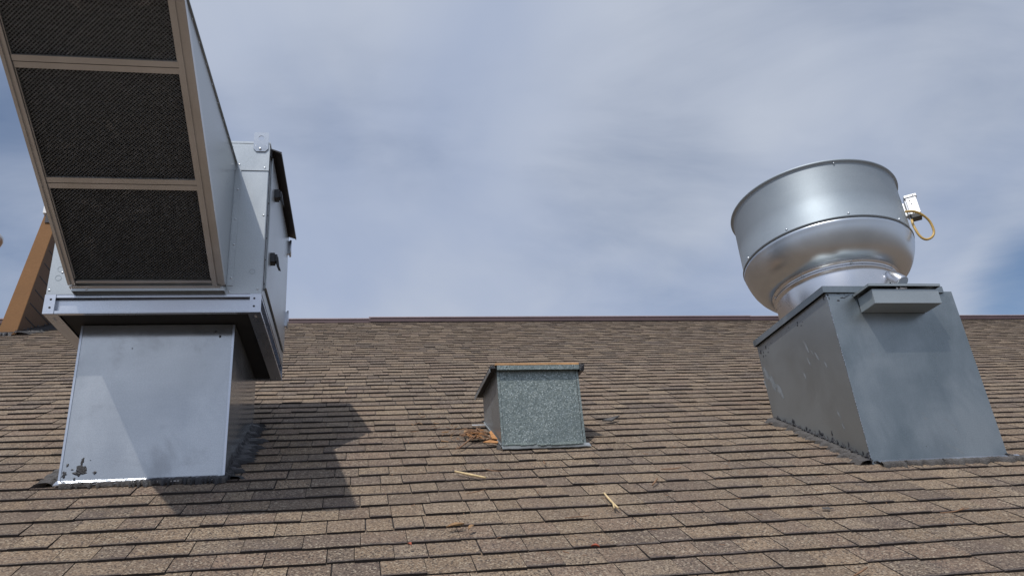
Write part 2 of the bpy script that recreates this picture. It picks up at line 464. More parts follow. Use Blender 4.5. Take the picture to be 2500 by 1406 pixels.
def shingle_geo(pc, o=Vector((0, 0, 0))):
    k, x, w, y, tooth, tone, j1, j2, j3 = pc
    g = 0.0012 if j3 < .75 else 0.0028
    n = 3; vs_ = []
    up = min(y + EXP * 1.22, YR)
    drop = (j1 - .5) * 0.007 + (-.004 if tooth else .0)
    lift = (0.0024 if tooth else -0.0012) + (j2 - .5) * 0.002
    skew = (j3 - .5) * 0.004
    for i in range(n + 1):
        xx = x + g + (w - 2 * g) * i / n
        yy = y + drop + skew * i / n + noise.noise(Vector((xx * 14, k * 1.7, 0))) * 0.0028 + noise.noise(Vector((xx * .8, k * .31, 4))) * 0.006
        h = wob(xx, y) + lift + noise.noise(Vector((xx * 9, k * 2.3, 7))) * 0.0015
        vs_.append((xx, yy, h))
    top = [(rp(a, b_, c) - o) for a, b_, c in vs_]
    upper = [(rp(x + g + (w - 2 * g) * i / n, up, wob(x + w * i / n, up) - .009) - o) for i in range(n + 1)]
    low = [(rp(a, b_ + .001, -T + .001 if c - .014 < -T else c - .014) - o) for a, b_, c in vs_]
    V = [tuple(p) for p in top + upper + low]
    m = n + 1
    F = []; MI = []; UV = []
    for i in range(n):
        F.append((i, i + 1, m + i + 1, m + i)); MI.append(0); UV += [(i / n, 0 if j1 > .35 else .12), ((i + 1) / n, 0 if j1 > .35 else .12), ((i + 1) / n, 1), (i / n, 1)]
    for i in range(n):
        F.append((2 * m + i, 2 * m + i + 1, i + 1, i)); MI.append(1); UV += [(0, 0)] * 4
    F.append((2 * m, 0, m)); F.append((2 * m + n, m + n, n)); MI += [1, 1]; UV += [(0, 0)] * 6
    return V, F, MI, UV


def inside_curb(x, w, y):
    for bx0, bx1, by0, by1 in ((-1.25, -.57, 3.78, 4.5), (2.53, 3.28, 3.6, 4.3), (.76, 1.2, 4.06, 4.4)):
        if x > bx0 and x + w < bx1 and y > by0 and y + EXP < by1: return True
    return False


scored = []
for i, pc in enumerate(pieces):
    k, x, w, y = pc[:4]
    q = [project(rp(a, b_)) for a, b_ in ((x, y), (x + w, y), (x + w, y + EXP), (x, y + EXP))]
    if None in q: continue
    cx = sum(c[0] for c in q) / 4; cy = sum(c[1] for c in q) / 4
    if not (0 < cx < 2500 and 0 < cy < 1406) or inside_curb(x, w, y): continue
    ar = abs(sum(q[a][0] * q[(a + 1) % 4][1] - q[(a + 1) % 4][0] * q[a][1] for a in range(4))) / 2
    scored.append((ar, i))
scored.sort(reverse=True)
single = set(i for _, i in scored[:300])


def mesh_of(name, V, F, MI, UV, tones_per_face, parent):
    me = bpy.data.meshes.new(name); me.from_pydata(V, [], F)
    me.materials.append(M_SHINGLE); me.materials.append(M_EDGE)
    me.polygons.foreach_set('material_index', MI)
    uv = me.uv_layers.new(name='UVMap'); uv.data.foreach_set('uv', [c for p in UV for c in p])
    ca = me.color_attributes.new('tone', 'FLOAT_COLOR', 'CORNER')
    flat = []
    for f, tn in zip(F, tones_per_face): flat += [*tn, 1.0] * len(f)
    ca.data.foreach_set('color', flat)
    o = bpy.data.objects.new(name, me); COL.objects.link(o); o.parent = parent
    return o


SV, SF, SM, SU, ST = [], [], [], [], []
for i, pc in enumerate(pieces):
    if inside_curb(pc[1], pc[2], pc[3]): continue
    if i in single:
        c = rp(pc[1] + pc[2] / 2, pc[3])
        V, F, MI, UV = shingle_geo(pc, c)
        o = mesh_of('shingle', V, F, MI, UV, [pc[5]] * len(F), roof_o); o.location = c
    else:
        V, F, MI, UV = shingle_geo(pc)
        b_ = len(SV); SV += V; SF += [tuple(q + b_ for q in f) for f in F]; SM += MI; SU += UV; ST += [pc[5]] * len(F)
o = mesh_of('shingle', SV, SF, SM, SU, ST, roof_o); o['kind'] = 'stuff'

# ridge metal: lapped lengths, each a little off from the next
segs = [(-9.0, -5.2), (-5.22, -2.6), (-2.62, .19), (.17, 2.78), (2.76, 5.33), (5.31, 8.1), (8.08, 10.9), (10.88, 15)]
for i, (xa, xb) in enumerate(segs):
    m = MB(); dz = [0, .008, -.006, .010, .012, .004, .006, 0][i]
    yA, yB = YR - .06 - .004 * (i % 2), YR + .16
    zt = SL * YR + .030 + dz
    m.hexa([(xa, yA, zt - .062), (xb, yA, zt - .062), (xb, yA + .004, zt - .062), (xa, yA + .004, zt - .062), (xa, yA, zt - .012), (xb, yA, zt - .012), (xb, yA + .004, zt - .012), (xa, yA + .004, zt - .012)], 0)
    m.hexa([(xa, yA - .008, zt - .012), (xb, yA - .008, zt - .012), (xb, yB, zt - .01), (xa, yB, zt - .01), (xa, yA - .008, zt), (xb, yA - .008, zt), (xb, yB, zt + .012), (xa, yB, zt + .012)], 1)
    m.build('ridge_flashing', [M_RIDGE, M_RIDGETOP], roof_o)

# ------------------------------------------------------------------ sealant / blobs


def tar_ribbon(name, parent, pts, outs, width, mat, inv, seed, hgt=.012, wall=.03):
    """irregular trowelled sealant along a polyline on the roof; outs = outward dirs in (x,y)"""
    rr = random.Random(seed); m = MB()
    P = []
    for (xa, ya), (xb, yb_), (ox, oy) in zip(pts[:-1], pts[1:], outs):
        Ls = math.hypot(xb - xa, (yb_ - ya)); n = max(4, int(Ls / .007))
        for i in range(n + 1):
            tt = i / n; P.append((xa + (xb - xa) * tt, ya + (yb_ - ya) * tt, ox, oy))
    n = len(P); rows = []
    for i, (x_, y_, ox, oy) in enumerate(P):
        nn = noise.noise(Vector((i * .13, seed * 3.3, 0))); n2_ = noise.noise(Vector((i * .55, seed * 1.3, 5))); n3_ = rr.uniform(-1, 1)
        w_ = width * max(.06, .55 + .55 * nn + .40 * n2_ + .42 * n3_ * abs(n3_))
        hh = wall * max(.12, .42 + 1.1 * noise.noise(Vector((i * .21, seed * 5.1, 2))) + .8 * noise.noise(Vector((i * .8, seed, 9))))
        base = rp(x_, y_, 0)
        O = Vector((ox, oy, SL * oy))
        row = [base - O * .004 + Vector((0, 0, hh)) + O * .006, base + O * .010 + Vector((0, 0, hh * .35 + .012))]
        for q, fr in enumerate((.3, .55, .8, 1.0)):
            hz = hgt * (1 - fr ** 2) + .0115 + noise.noise(Vector((i * .35, q * 1.7, seed))) * .003 * (1 - fr * .6)
            if fr == 1.0: hz = -.004
            p = base + O * (w_ * fr) + NRM * hz
            row.append(p)
        rows.append(row)
    i0 = len(m.v); c = len(rows[0])
    for row in rows: m.v.extend([tuple(inv @ p) for p in row])
    for i in range(n - 1):
        for q in range(c - 1):
            m.f.append((i0 + i * c + q, i0 + (i + 1) * c + q, i0 + (i + 1) * c + q + 1, i0 + i * c + q + 1)); m.mi.append(0); m.sm.append(q > 0)
    return m.build(name, mat, parent)


def blobs(m, plane_pt, U, V, Nn, items, seed, th=.0025):
    rr = random.Random(seed); U, V, Nn, P0 = Vector(U), Vector(V), Vector(Nn), Vector(plane_pt)
    for (a, b_, ra, rb) in items:
        n = 18; c = P0 + U * a + V * b_
        rad = []
        ph = rr.uniform(0, 6)
        for k in range(n):
            rad.append(max(.25, .8 + .5 * noise.noise(Vector((math.cos(6.283 * k / n) * 1.6, math.sin(6.283 * k / n) * 1.6, ph + seed))) + rr.uniform(-.22, .25)))
        ring = lambda s_, h_: [c + U * (ra * s_ * rad[k] * math.cos(6.283 * k / n)) + V * (rb * s_ * rad[k] * math.sin(6.283 * k / n)) + Nn * h_ for k in range(n)]
        A, B, = ring(1, .0006), ring(.75, th)
        i = len(m.v); m.v.extend([tuple(p) for p in A + B] + [tuple(c + Nn * th * 1.1)])
        for k in range(n):
            k2 = (k + 1) % n
            m.f.append((i + k, i + k2, i + n + k2, i + n + k)); m.mi.append(0); m.sm.append(True)
            m.f.append((i + n + k, i + n + k2, i + 2 * n)); m.mi.append(0); m.sm.append(True)


def panel(m, quad, th, Nn, mi=0):
    m.prism(quad, Vector(Nn) * th, mi)


def skirt_strip(name, parent, inv, x0, x1, y, w, mat, seed, h=.010):
    """thin bright flashing flange lying on the roof in front of a curb, slightly crumpled"""
    m = MB(); n = 26; i0 = 0
    for i in range(n + 1):
        x_ = x0 + (x1 - x0) * i / n
        wv = w * (1 + .25 * noise.noise(Vector((i * .3, seed, 1)))); hv = h + .003 * noise.noise(Vector((i * .7, seed, 5)))
        for p in (rp(x_, y + .004, h + .004), rp(x_, y - wv * .5, hv + .002), rp(x_, y - wv, hv), rp(x_, y - wv - .001, hv - .004)): m.v.append(tuple(inv @ p))
    for i in range(n):
        for q in range(3):
            m.f.append((i * 4 + q, i * 4 + q + 1, i * 4 + 5 + q, i * 4 + 4 + q)); m.mi.append(0); m.sm.append(False)
    return m.build(name, mat, parent)


def curb_panels(root, W, D, ztop, yfront_world, mats, zdeep=-.5, thick=.004):
    """four sheet panels; local origin at the roof contact of the front left corner"""
    for nm, q, nn, mt in (
            ('front_panel', [(0, 0, zdeep * .2), (W, 0, zdeep * .2), (W, 0, ztop), (0, 0, ztop)], (0, 1, 0), mats[0]),
            ('side_panel', [(0, thick, -.05), (0, D - thick, SL * D - .08), (0, D - thick, ztop), (0, thick, ztop)], (1, 0, 0), mats[1]),
            ('side_panel', [(W, thick, -.05), (W, D - thick, SL * D - .08), (W, D - thick, ztop), (W, thick, ztop)], (-1, 0, 0), mats[1]),
            ('rear_panel', [(0, D, SL * D - .08), (W, D, SL * D - .08), (W, D, ztop), (0, D, ztop)], (0, -1, 0), mats[0])):
        m = MB(); panel(m, q, thick, nn); m.build(nm, mt, root)


# ------------------------------------------------------------------ left curb
LX, LY, LW, LD = -1.257, 3.766, .688, .845
lz = SL * LY
curbL = thing('roof_curb', (LX, LY, lz), 'bright galvanized curb with black tar spots at its lower left, under the intake hood unit', 'roof curb', (0, 0, math.radians(-.43)))
invL = (Matrix.Translation((LX, LY, lz)) @ Matrix.Rotation(math.radians(-.43), 4, 'Z')).inverted()
curb_panels(curbL, LW, LD, 2.775 - lz, LY, (M_GALV, M_GALV))
for xa in (.0005, LW - .010):
    m = MB(); m.box(xa, xa + .0095, -.0035, -.0005, .012, 2.775 - lz - .002); m.build('corner_seam', M_RAIL, curbL)
skirt_strip('flashing_flange', curbL, invL, LX - .004, LX + LW - .03, LY - .002, .034, M_RAIL, 3)
tar_ribbon('sealant', curbL, [(LX + .02, LY - .032), (LX + LW + .01, LY - .022)], [(0, -1)], .026, M_TARDUST, invL, 1, .006, .004)
tar_ribbon('sealant', curbL, [(LX + .30, LY - .022), (LX + LW + .03, LY - .006)], [(0, -1)], .062, M_TAR, invL, 8, .008, .006)
tar_ribbon('sealant', curbL, [(LX + LW, LY - .03), (LX + LW - .004, LY + LD)], [(1, 0)], .11, M_TAR, invL, 2, .006, .07)
tar_ribbon('sealant', curbL, [(LX, LY + .20), (LX - .004, LY - .03)], [(-1, 0)], .095, M_TARDUST, invL, 4, .010, .012)
m = MB()
blobs(m, (0, 0, 0), (1, 0, 0), (0, 0, 1), (0, -1, 0), [(.085, .055, .021, .030), (.088, .098, .008, .022), (.075, .045, .030, .010), (.022, .042, .013, .016), (.030, .082, .007, .008), (.145, .045, .011, .008), (.052, .062, .006, .004),
      (.065, .022, .006, .006), (.36, -.002, .012, .004), (.49, -.002, .012, .005), (.12, .10, .003, .002), (.235, .62, .004, .003), (.60, .70, .007, .005), (.622, .675, .006, .007)], 5)
m.build('tar_splash', M_TAR, curbL, kind='stuff')

# ------------------------------------------------------------------ air intake unit
UX, UY, UZ = -1.379, 3.619, 2.775
UW, UD, RH, UH = .944, 1.03, .094, .941
unit = thing('air_intake_unit', (UX, UY, UZ), 'tall galvanized air handling unit with sloping filter hood, on the left curb', 'air unit', (0, 0, math.radians(-.9)))
fl = .024
# front and back rails: outward facing channels
for y0_, sgn in ((0, 1), (UD, -1)):
    m = MB(); xa, xb = .046, UW - .052
    m.box(xa, xb, *sorted((y0_ + sgn * .002, y0_ + sgn * fl)), 0, .004)
    m.box(xa, xb, *sorted((y0_ + sgn * .002, y0_ + sgn * fl)), RH - .005, RH - .001)
    m.box(xa, xb, *sorted((y0_ + sgn * (fl - .004), y0_ + sgn * fl)), .004, RH - .005)
    m.box(xa, xb, *sorted((y0_ + sgn * .001, y0_ + sgn * .004)), .004, .013)
    m.box(xa, xb, *sorted((y0_ + sgn * .001, y0_ + sgn * .004)), RH - .016, RH - .005)
    m.build('base_rail', M_RAIL, unit)
for x0_, sgn in ((0, 1), (UW, -1)):
    m = MB(); ya, yb_ = .004, UD - .004
    m.box(*sorted((x0_ + sgn * .001, x0_ + sgn * .060)), ya, yb_, -.001, .003)
    m.box(*sorted((x0_ + sgn * .004, x0_ + sgn * .045)), ya, yb_, RH - .007, RH - .003)
    m.box(*sorted((x0_ + sgn * .040, x0_ + sgn * .045)), ya, yb_, .003, RH - .007)
    m.box(*sorted((x0_ + sgn * .001, x0_ + sgn * .004)), ya, yb_, .003, .012)
    m.box(*sorted((x0_ + sgn * .001, x0_ + sgn * .004)), ya, yb_, RH - .019, RH - .008)
    m.build('base_rail', M_RAIL, unit)
for xa, xb in ((0, .046), (UW - .052, UW)):
    for ya, nn in ((-.003, -1), (UD, 1)):
        m = MB(); m.box(xa, xb, ya, ya + .003, -.002, RH - .002)
        m.box(xa + (.043 if xa < .5 else 0), xb - (.0 if xa < .5 else .049), ya + .003, ya + (.05 if nn < 0 else -.04), .005, RH - .008)
        cp = m.build('corner_plate', M_RAIL, unit)
        xc = (xa + xb) / 2 + (.004 if xa < .5 else -.006)
        for zc_ in (.028, .068):
            m = MB(); m.tube([(xc, ya + (-.0006 if nn < 0 else .0036), zc_), (xc, ya + .001, zc_)], .0052, 14); m.build('bolt_hole', M_DARK, cp)
m = MB(); m.box(.062, UW - .062, fl + .001, UD - fl - .001, .007, .012); m.build('base_pan', M_DARK, unit)  # set low and near-black: shade under the unit put into the colour
m = MB()
for q in ((.03, .055), (.03, .075), (UW - .03, .045), (UW - .028, .062), (UW - .03, UD - .06), (UW - .03, UD - .04)): m.dome((q[0], q[1], -.0012), (0, 0, -1), .006)
m.build('bolt', M_RAIL, unit, kind='stuff')
# housing walls
HB, HT = RH, UH
m = MB()
m.box(0.002, UW - .002, .0, .003, HB, HT - .003)
m.build('front_panel', M_UNIT, unit)
m = MB(); m.box(0, .003, .004, UD, HB, HT - .003); m.build('side_panel', M_UNIT, unit)
m = MB(); m.box(UW - .003, UW, .004, UD, HB, HT - .003); m.build('side_panel', M_UNIT, unit)
m = MB(); m.box(0.003, UW - .003, UD - .003, UD, HB, HT - .003); m.build('rear_panel', M_UNIT, unit)
m = MB(); m.box(-.004, UW + .004, -.004, UD + .004, HT - .002, HT + .012); m.build('top_panel', M_UNIT, unit, .002)
# corner cap plates, front top
m = MB(); m.box(UW - .205, UW + .001, -.004, -.0005, .778, HT - .004); cpl = m.build('corner_cap', M_UNIT, unit)
m = MB(); m.box(-.001, .205, -.004, -.0005, .778, HT - .004); m.build('corner_cap', M_UNIT, unit)
# lifting lugs
for lx in (UW - .080, .005):
    m = MB(); w_ = .074; hz0, hz1 = .890, 1.006; hr = .0145; hc = (lx + w_ / 2, .972)
    n = 24; outer = []
    for k in range(n):
        a = 2 * math.pi * k / n; c_, s_ = math.cos(a), math.sin(a)
        hx, hzz = (w_ / 2) / max(abs(c_), 1e-6), ((hz1 - hc[1]) if s_ > 0 else (hc[1] - hz0)) / max(abs(s_), 1e-6)
        d_ = min(hx, hzz); outer.append((hc[0] + c_ * d_, hc[1] + s_ * d_))
    i = 0
    for yy in (-.010, -.005):
        for (ox, oz) in outer: m.v.append((ox, yy, oz))
        for k in range(n): a = 2 * math.pi * k / n; m.v.append((hc[0] + hr * math.cos(a), yy, hc[1] + hr * math.sin(a)))
    for k in range(n):
        k2 = (k + 1) % n
        for f in ((k, k2, n + k2, n + k), (2 * n + k2, 2 * n + k, 3 * n + k, 3 * n + k2), (k2, k, 2 * n + k, 2 * n + k2), (n + k, n + k2, 3 * n + k2, 3 * n + k)):
            m.f.append(f); m.mi.append(0); m.sm.append(False)
    lug = m.build('lifting_lug', M_GALV, unit)
    m = MB(); m.dome((lx + .034, -.010, .905), (0, -1, 0), .0085, h=.8); m.dome((lx + .012, -.010, .925), (0, -1, 0), .0025); m.dome((lx + .062, -.010, .925), (0, -1, 0), .0025)
    m.build('bolt', M_SPUN, lug, kind='stuff')
m = MB()
for q in ((UW - .185, .918), (UW - .018, .795), (UW - .02, .118), (.012, .116), (UW - .012, .52), (.055, .205)): m.dome((q[0], -.0005 if q[1] < .77 else -.004, q[1]), (0, -1, 0), .0055)
m.build('screw', M_SPUN, unit, kind='stuff')
m = MB()
for cx_, cz_, r_ in ((.046, .222, .014), (.042, .177, .014), (.895, .21, .013)):
    k = 28; i = len(m.v)
    for rr_ in (r_, r_ - .0018):
        for q in range(k): a = 6.2832 * q / k; m.v.append((cx_ + rr_ * math.cos(a), -.0012, cz_ + rr_ * math.sin(a)))
    for q in range(k): m.f.append((i + q, i + (q + 1) % k, i + k + (q + 1) % k, i + k + q)); m.mi.append(0); m.sm.append(False)
m.build('knockout', M_CURB, unit, kind='stuff')
# service door, right side
m = MB(); m.box(UW + .0005, UW + .009, .085, UD - .035, .160, UH - .03); door = m.build('service_door', M_UNIT, unit, .002)
door_face = UW + .009
for (ya, za) in ((.205, .745), (.165, .345)):
    m = MB()
    m.box(door_face, door_face + .022, ya, ya + .050, za, za + .052)
    m.box(door_face + .022, door_face + .034, ya + .006, ya + .044, za + .006, za + .046)
    m.hexa([(door_face + .030, ya + .012, za - .012), (door_face + .044, ya + .012, za - .016), (door_face + .044, ya + .038, za - .016), (door_face + .030, ya + .038, za - .012),
            (door_face + .024, ya + .010, za + .036), (door_face + .038, ya + .010, za + .034), (door_face + .038, ya + .040, za + .034), (door_face + .024, ya + .040, za + .036)])
    m.hexa([(door_face + .040, ya + .014, za - .034), (door_face + .052, ya + .014, za - .038), (door_face + .052, ya + .036, za - .038), (door_face + .040, ya + .036, za - .034),
            (door_face + .030, ya + .012, za - .010), (door_face + .044, ya + .012, za - .014), (door_face + .044, ya + .038, za - .014), (door_face + .030, ya + .038, za - .010)])
    m.build('latch_handle', M_BLACK, door, .002)
for za in (.80, .32):
    m = MB(); m.box(door_face, door_face + .012, UD - .060, UD - .040, za, za + .09); m.tube([(door_face + .014, UD - .042, za - .012), (door_face + .014, UD - .042, za + .102)], .006, 8)
    m.build('hinge', M_RAIL, door)
m = MB(); m.box(UW + .0005, UW + .003, .028, .030, .12, UH - .05); m.build('panel_seam', M_DARK, unit)
m = MB(); m.box(UW + .0005, UW + .003, .082, UD - .1, .150, .154); m.build('panel_seam', M_DARK, unit)
m = MB()
for za in (.14, .17, .30, .42, .55, .62): m.dome((UW + .001, .055, za), (1, 0, 0), .004)
m.build('screw', M_DARK, unit, kind='stuff')
# rain lip above the door
m = MB()
m.hexa([(UW + .001, .055, UH + .004), (UW + .050, .062, UH - .012), (UW + .050, UD - .01, UH - .012), (UW + .001, UD - .01, UH + .004),
        (UW + .001, .055, UH + .011), (UW + .053, .062, UH - .004), (UW + .053, UD - .01, UH - .004), (UW + .001, UD - .01, UH + .011)])
m.box(UW + .049, UW + .053, .062, UD - .01, UH - .018, UH - .010)
m.box(UW + .0005, UW + .006, .05, UD, UH - .045, UH + .004)
m.build('rain_lip', M_BLACKLIP, unit)
# --- intake hood
hx0, hx1 = .104, .783
A0 = Vector((0, -.030, 2.900 - UZ)); ST_ = Vector((0, -.468, .239)); SLn = ST_.length; SD = ST_.normalized()
HN = Vector((0, -.239, -.468)).normalized()     # outward normal of the filter plane (down and forward)
TT = 2.62


def hp(x, s, n): return Vector((x, 0, 0)) + A0 + SD * s + HN * n


def hbox(m, x0, x1, s0, s1, n0, n1, mi=0):
    m.hexa([hp(x0, s0, n0), hp(x1, s0, n0), hp(x1, s1, n0), hp(x0, s1, n0), hp(x0, s0, n1), hp(x1, s0, n1), hp(x1, s1, n1), hp(x0, s1, n1)], mi)


S_END = TT * SLn
tip = hp(0, S_END, 0)
for xs, nn in ((hx0 + .002, 1), (hx1 - .002, -1)):
    m = MB()
    m.prism([(xs, -.001, A0.z + .012), (xs, -.001, 3.598 - UZ), (xs, tip.y, 3.500 - UZ + .022), (xs, tip.y, tip.z + .004), (xs, A0.y, A0.z + .006)], (nn * .003, 0, 0))
    hs_ = m.build('hood_side', M_UNIT, unit)
m = MB()
m.hexa([(hx0 - .006, -.001, 3.600 - UZ), (hx1 + .006, -.001, 3.600 - UZ), (hx1 + .006, tip.y - .01, 3.524 - UZ), (hx0 - .006, tip.y - .01, 3.524 - UZ),
        (hx0 - .006, -.001, 3.604 - UZ), (hx1 + .006, -.001, 3.604 - UZ), (hx1 + .006, tip.y - .01, 3.528 - UZ), (hx0 - .006, tip.y - .01, 3.528 - UZ)])
m.build('hood_top', M_UNIT, unit)
m = MB(); m.box(hx1 + .002, hx1 + .028, -.0035, -.0005, A0.z + .010, 3.610 - UZ); hf = m.build('hood_flange', M_UNIT, unit)
m = MB(); m.box(hx0 - .026, hx0 - .002, -.0035, -.0005, A0.z + .06, 3.610 - UZ); m.build('hood_flange', M_UNIT, unit)
m = MB()
for za in (3.585, 3.44, 3.27, 3.13, 2.95): m.dome((hx1 + .018, -.0035, za - UZ), (0, -1, 0), .0055)
m.build('screw', M_SPUN, unit, kind='stuff')
m = MB()
for q in range(8):
    y_ = -.12 - q * .14; m.dome((hx1, y_, 3.596 - UZ + .063 * y_ - .003), (1, 0, 0), .0035)
m.build('screw', M_STEEL, unit, kind='stuff')
# skirt below filters and drip channel
m = MB(); m.box(hx0 + .012, hx1 - .004, -.030, -.027, RH + .003, A0.z - .006); m.box(hx0 + .012, hx0 + .015, -.027, -.001, RH + .003, A0.z - .004); m.box(hx1 - .007, hx1 - .004, -.027, -.001, RH + .003, A0.z - .004)
m.build('hood_skirt', M_UNIT, unit)
m = MB(); m.dome((hx0 + .075, -.031, RH + .012), (0, -1, 0), .006); m.dome((hx1 + .012, -.0005, RH + .010), (0, -1, 0), .005); m.build('screw', M_SPUN, unit, kind='stuff')
m = MB()
hbox(m, hx0 + .004, hx1 - .022, -.012, -.008, -.006, .014); hbox(m, hx0 + .004, hx1 - .022, -.008, .006, .010, .014); hbox(m, hx0 + .030, hx1 - .050, .006, .020, -.004, .000)
m.build('drip_channel', M_STEEL, unit)
# side channels with stepped profile
m = MB()
hbox(m, hx1 - .014, hx1, .012, S_END, -.016, .016); hbox(m, hx1 - .036, hx1 - .014, -.002, S_END, -.004, .004); hbox(m, hx1 - .042, hx1 - .036, .0, S_END, -.004, .013); hbox(m, hx1 - .058, hx1 - .042, .0, S_END, -.003, .009)
m.build('filter_channel', M_STEEL, unit)
m = MB()
hbox(m, hx0, hx0 + .012, .012, S_END, -.016, .014); hbox(m, hx0 + .012, hx0 + .022, -.002, S_END, -.004, .006); hbox(m, hx0 + .022, hx0 + .030, .0, S_END, -.003, .010)
m.build('filter_channel', M_STEEL, unit)
fx0, fx1 = hx0 + .030, hx1 - .058
for q in range(3):
    s0 = .018 + q * SLn; s1 = s0 + SLn - .004
    if q == 2: s1 = S_END - .01
    m = MB(); fw = .024
    hbox(m, fx0 + .0015, fx1 - .0015, s0, s0 + (fw if q else .008), -.010, .002 + .0008 * q); hbox(m, fx0 + .0015, fx1 - .0015, s1 - fw, s1, -.010, .0015 - .001 * q)
    hbox(m, fx0 + .0015, fx0 + .005, s0 + fw, s1 - fw, -.010, .001); hbox(m, fx1 - .005, fx1 - .0015, s0 + fw, s1 - fw, -.010, .001)
    hbox(m, fx0, fx1, s0 + .002, s1 - .002, -.034, -.030, 1)
    fr = m.build('filter', [M_STEEL, M_DARK], unit)
    m = MB(); xa, xb, sa, sb = fx0 + .004, fx1 - .004, s0 + (fw if q else .008), s1 - fw
    # corrugated expanded-metal layers: diagonal strands, three layers in alternating direction
    for layer, (ang, n_, sp_) in enumerate(((-38, -.006, .0088), (42, -.014, .0105), (-52, -.023, .012))):
        ca, sa_ = math.cos(math.radians(ang)), math.sin(math.radians(ang))
        cx_, cs_ = (xa + xb) / 2, (sa + sb) / 2; Lh = .42
        k = int(.42 / sp_)
        for j in range(-k, k + 1):
            off = j * sp_ + R.uniform(-.0005, .0005)
            # line: point = c + off*perp + t*dir ; clip to rectangle
            px_, ps_ = cx_ - sa_ * off, cs_ + ca * off
            t0, t1 = -Lh, Lh
            for (o_, d_, lo, hi) in ((px_, ca, xa, xb), (ps_, sa_, sa, sb)):
                u_, w_ = (lo - o_) / d_, (hi - o_) / d_
                if u_ > w_: u_, w_ = w_, u_
                t0, t1 = max(t0, u_), min(t1, w_)
            if t1 - t0 < .006: continue
            ns = max(1, int((t1 - t0) / .07)); prev = None
            for e in range(ns + 1):
                tt = t0 + (t1 - t0) * e / ns; x_, s_ = px_ + ca * tt, ps_ + sa_ * tt
                nz = n_ + .004 * noise.noise(Vector((x_ * 9, s_ * 9, layer + q * 7))) + .0012 * noise.noise(Vector((x_ * 60, s_ * 60, j)))
                hw = .0017 + .0003 * layer
                cur = (hp(x_ - sa_ * hw, s_ + ca * hw, nz + .0018), hp(x_ + sa_ * hw, s_ - ca * hw, nz - .0016))
                if prev: m.poly([prev[0], prev[1], cur[1], cur[0]])
                prev = cur
    m.build('wire_mesh', M_WIRE, fr, kind='stuff')
m = MB(); hbox(m, hx0, hx1, S_END, S_END + .004, -.03, .02); hbox(m, hx0 + .012, hx1 - .014, S_END - .03, S_END, .0025, .006)
m.build('hood_nose', M_STEEL, unit)

# ------------------------------------------------------------------ right curb
CX, CY, CW, CD = 2.517, 3.590, .787, .832
cz = SL * CY; ztop = 2.872 - cz
rotR = Matrix.Rotation(math.radians(-.80), 4, 'Y')
curbR = thing('roof_curb', (CX + .014, CY, cz), 'tall grey-green galvanized curb with worn patches, carrying the round exhaust fan', 'roof curb', (0, math.radians(-.80), 0))
invR = (Matrix.Translation((CX + .014, CY, cz)) @ rotR).inverted()
curb_panels(curbR, CW, CD, ztop, CY, (M_CURB, M_CURBSIDE))
m = MB()
for q in range(64):
    z_ = .01 + q * (ztop - .02) / 64 + R.uniform(0, .006); h_ = R.uniform(.004, .010)
    if R.random() < .75: m.box(-.0018, .0012, -.0016, .0012, z_, z_ + h_)
m.build('corner_seam', M_RAIL, curbR, kind='stuff')
skirt_strip('flashing_flange', curbR, invR, CX + .04, CX + CW + .07, CY - .002, .030, M_RAIL, 6)
tar_ribbon('sealant', curbR, [(CX + .03, CY - .028), (CX + CW + .10, CY - .028)], [(0, -1)], .046, M_TARDUST, invR, 11, .010, .004)
tar_ribbon('sealant', curbR, [(CX + .01, CY + CD * .98), (CX + .012, CY - .01)], [(-1, 0)], .11, M_TARDUST, invR, 12, .010, .012)
tar_ribbon('sealant', curbR, [(CX + .012, CY + CD * .99), (CX + .014, CY - .01)], [(-1, 0)], .022, M_TAR, invR, 13, .010, .055)
tar_ribbon('sealant', curbR, [(CX + CW, CY - .03), (CX + CW, CY + CD)], [(1, 0)], .10, M_TAR, invR, 14, .010, .02)
m = MB()
for (a, h_, ra, rb) in ((.78, .03, .012, .012), (.70, .035, .006, .008), (.62, .045, .014, .022), (.50, .04, .010, .012), (.47, .038, .012, .007), (.38, .05, .010, .020), (.36, .045, .014, .010), (.27, .075, .006, .016), (.24, .035, .008, .018), (.15, .05, .008, .016), (.10, .03, .010, .010), (.05, .035, .006, .012), (.01, .03, .012, .008)):
    blobs(m, (0, a, SL * a + h_), (0, 1, 0), (0, 0, 1), (-1, 0, 0), [(0, 0, ra, rb)], int(a * 100))
for (a, z_, ra, rb) in ((.80, -.05, .010, .018), (.77, -.06, .004, .010), (.73, -.045, .007, .016), (.78, -.085, .006, .010), (.75, -.09, .004, .006), (.715, -.08, .006, .005), (.70, -.06, .003, .004), (.66, -.04, .004, .003), (.33, -.04, .006, .010), (.335, -.055, .008, .006), (.30, -.07, .005, .004), (.43, -.03, .005, .003), (.28, -.055, .006, .002), (.02, -.012, .012, .006), (.03, -.02, .005, .012)):
    blobs(m, (0, a, ztop + z_), (0, 1, 0), (0, 0, 1), (-1, 0, 0), [(0, 0, ra, rb)], int(a * 100) + 50, .0015)
blobs(m, (0, 0, ztop), (1, 0, 0), (0, 0, 1), (0, -1, 0), [(.008, -.012, .009, .007), (.012, -.03, .004, .012), (.065, -.045, .011, .006), (.095, -.030, .018, .005), (.12, -.022, .016, .003), (.135, -.016, .008, .003), (.075, -.006, .016, .002), (.11, -.010, .003, .003), (.13, -.003, .003, .002), (.012, -.63 + .0, .0, .0), (.33, -.86, .003, .002), (.02, -.925, .014, .006)], 77, .0012)
m.build('tar_splash', M_TAR, curbR, kind='stuff')
M_PALE = simple('pale_worn_zinc', (0.27, 0.295, 0.31), 0.6, 0.4, 0.15, 10, 0.1, 0.001)
m = MB()
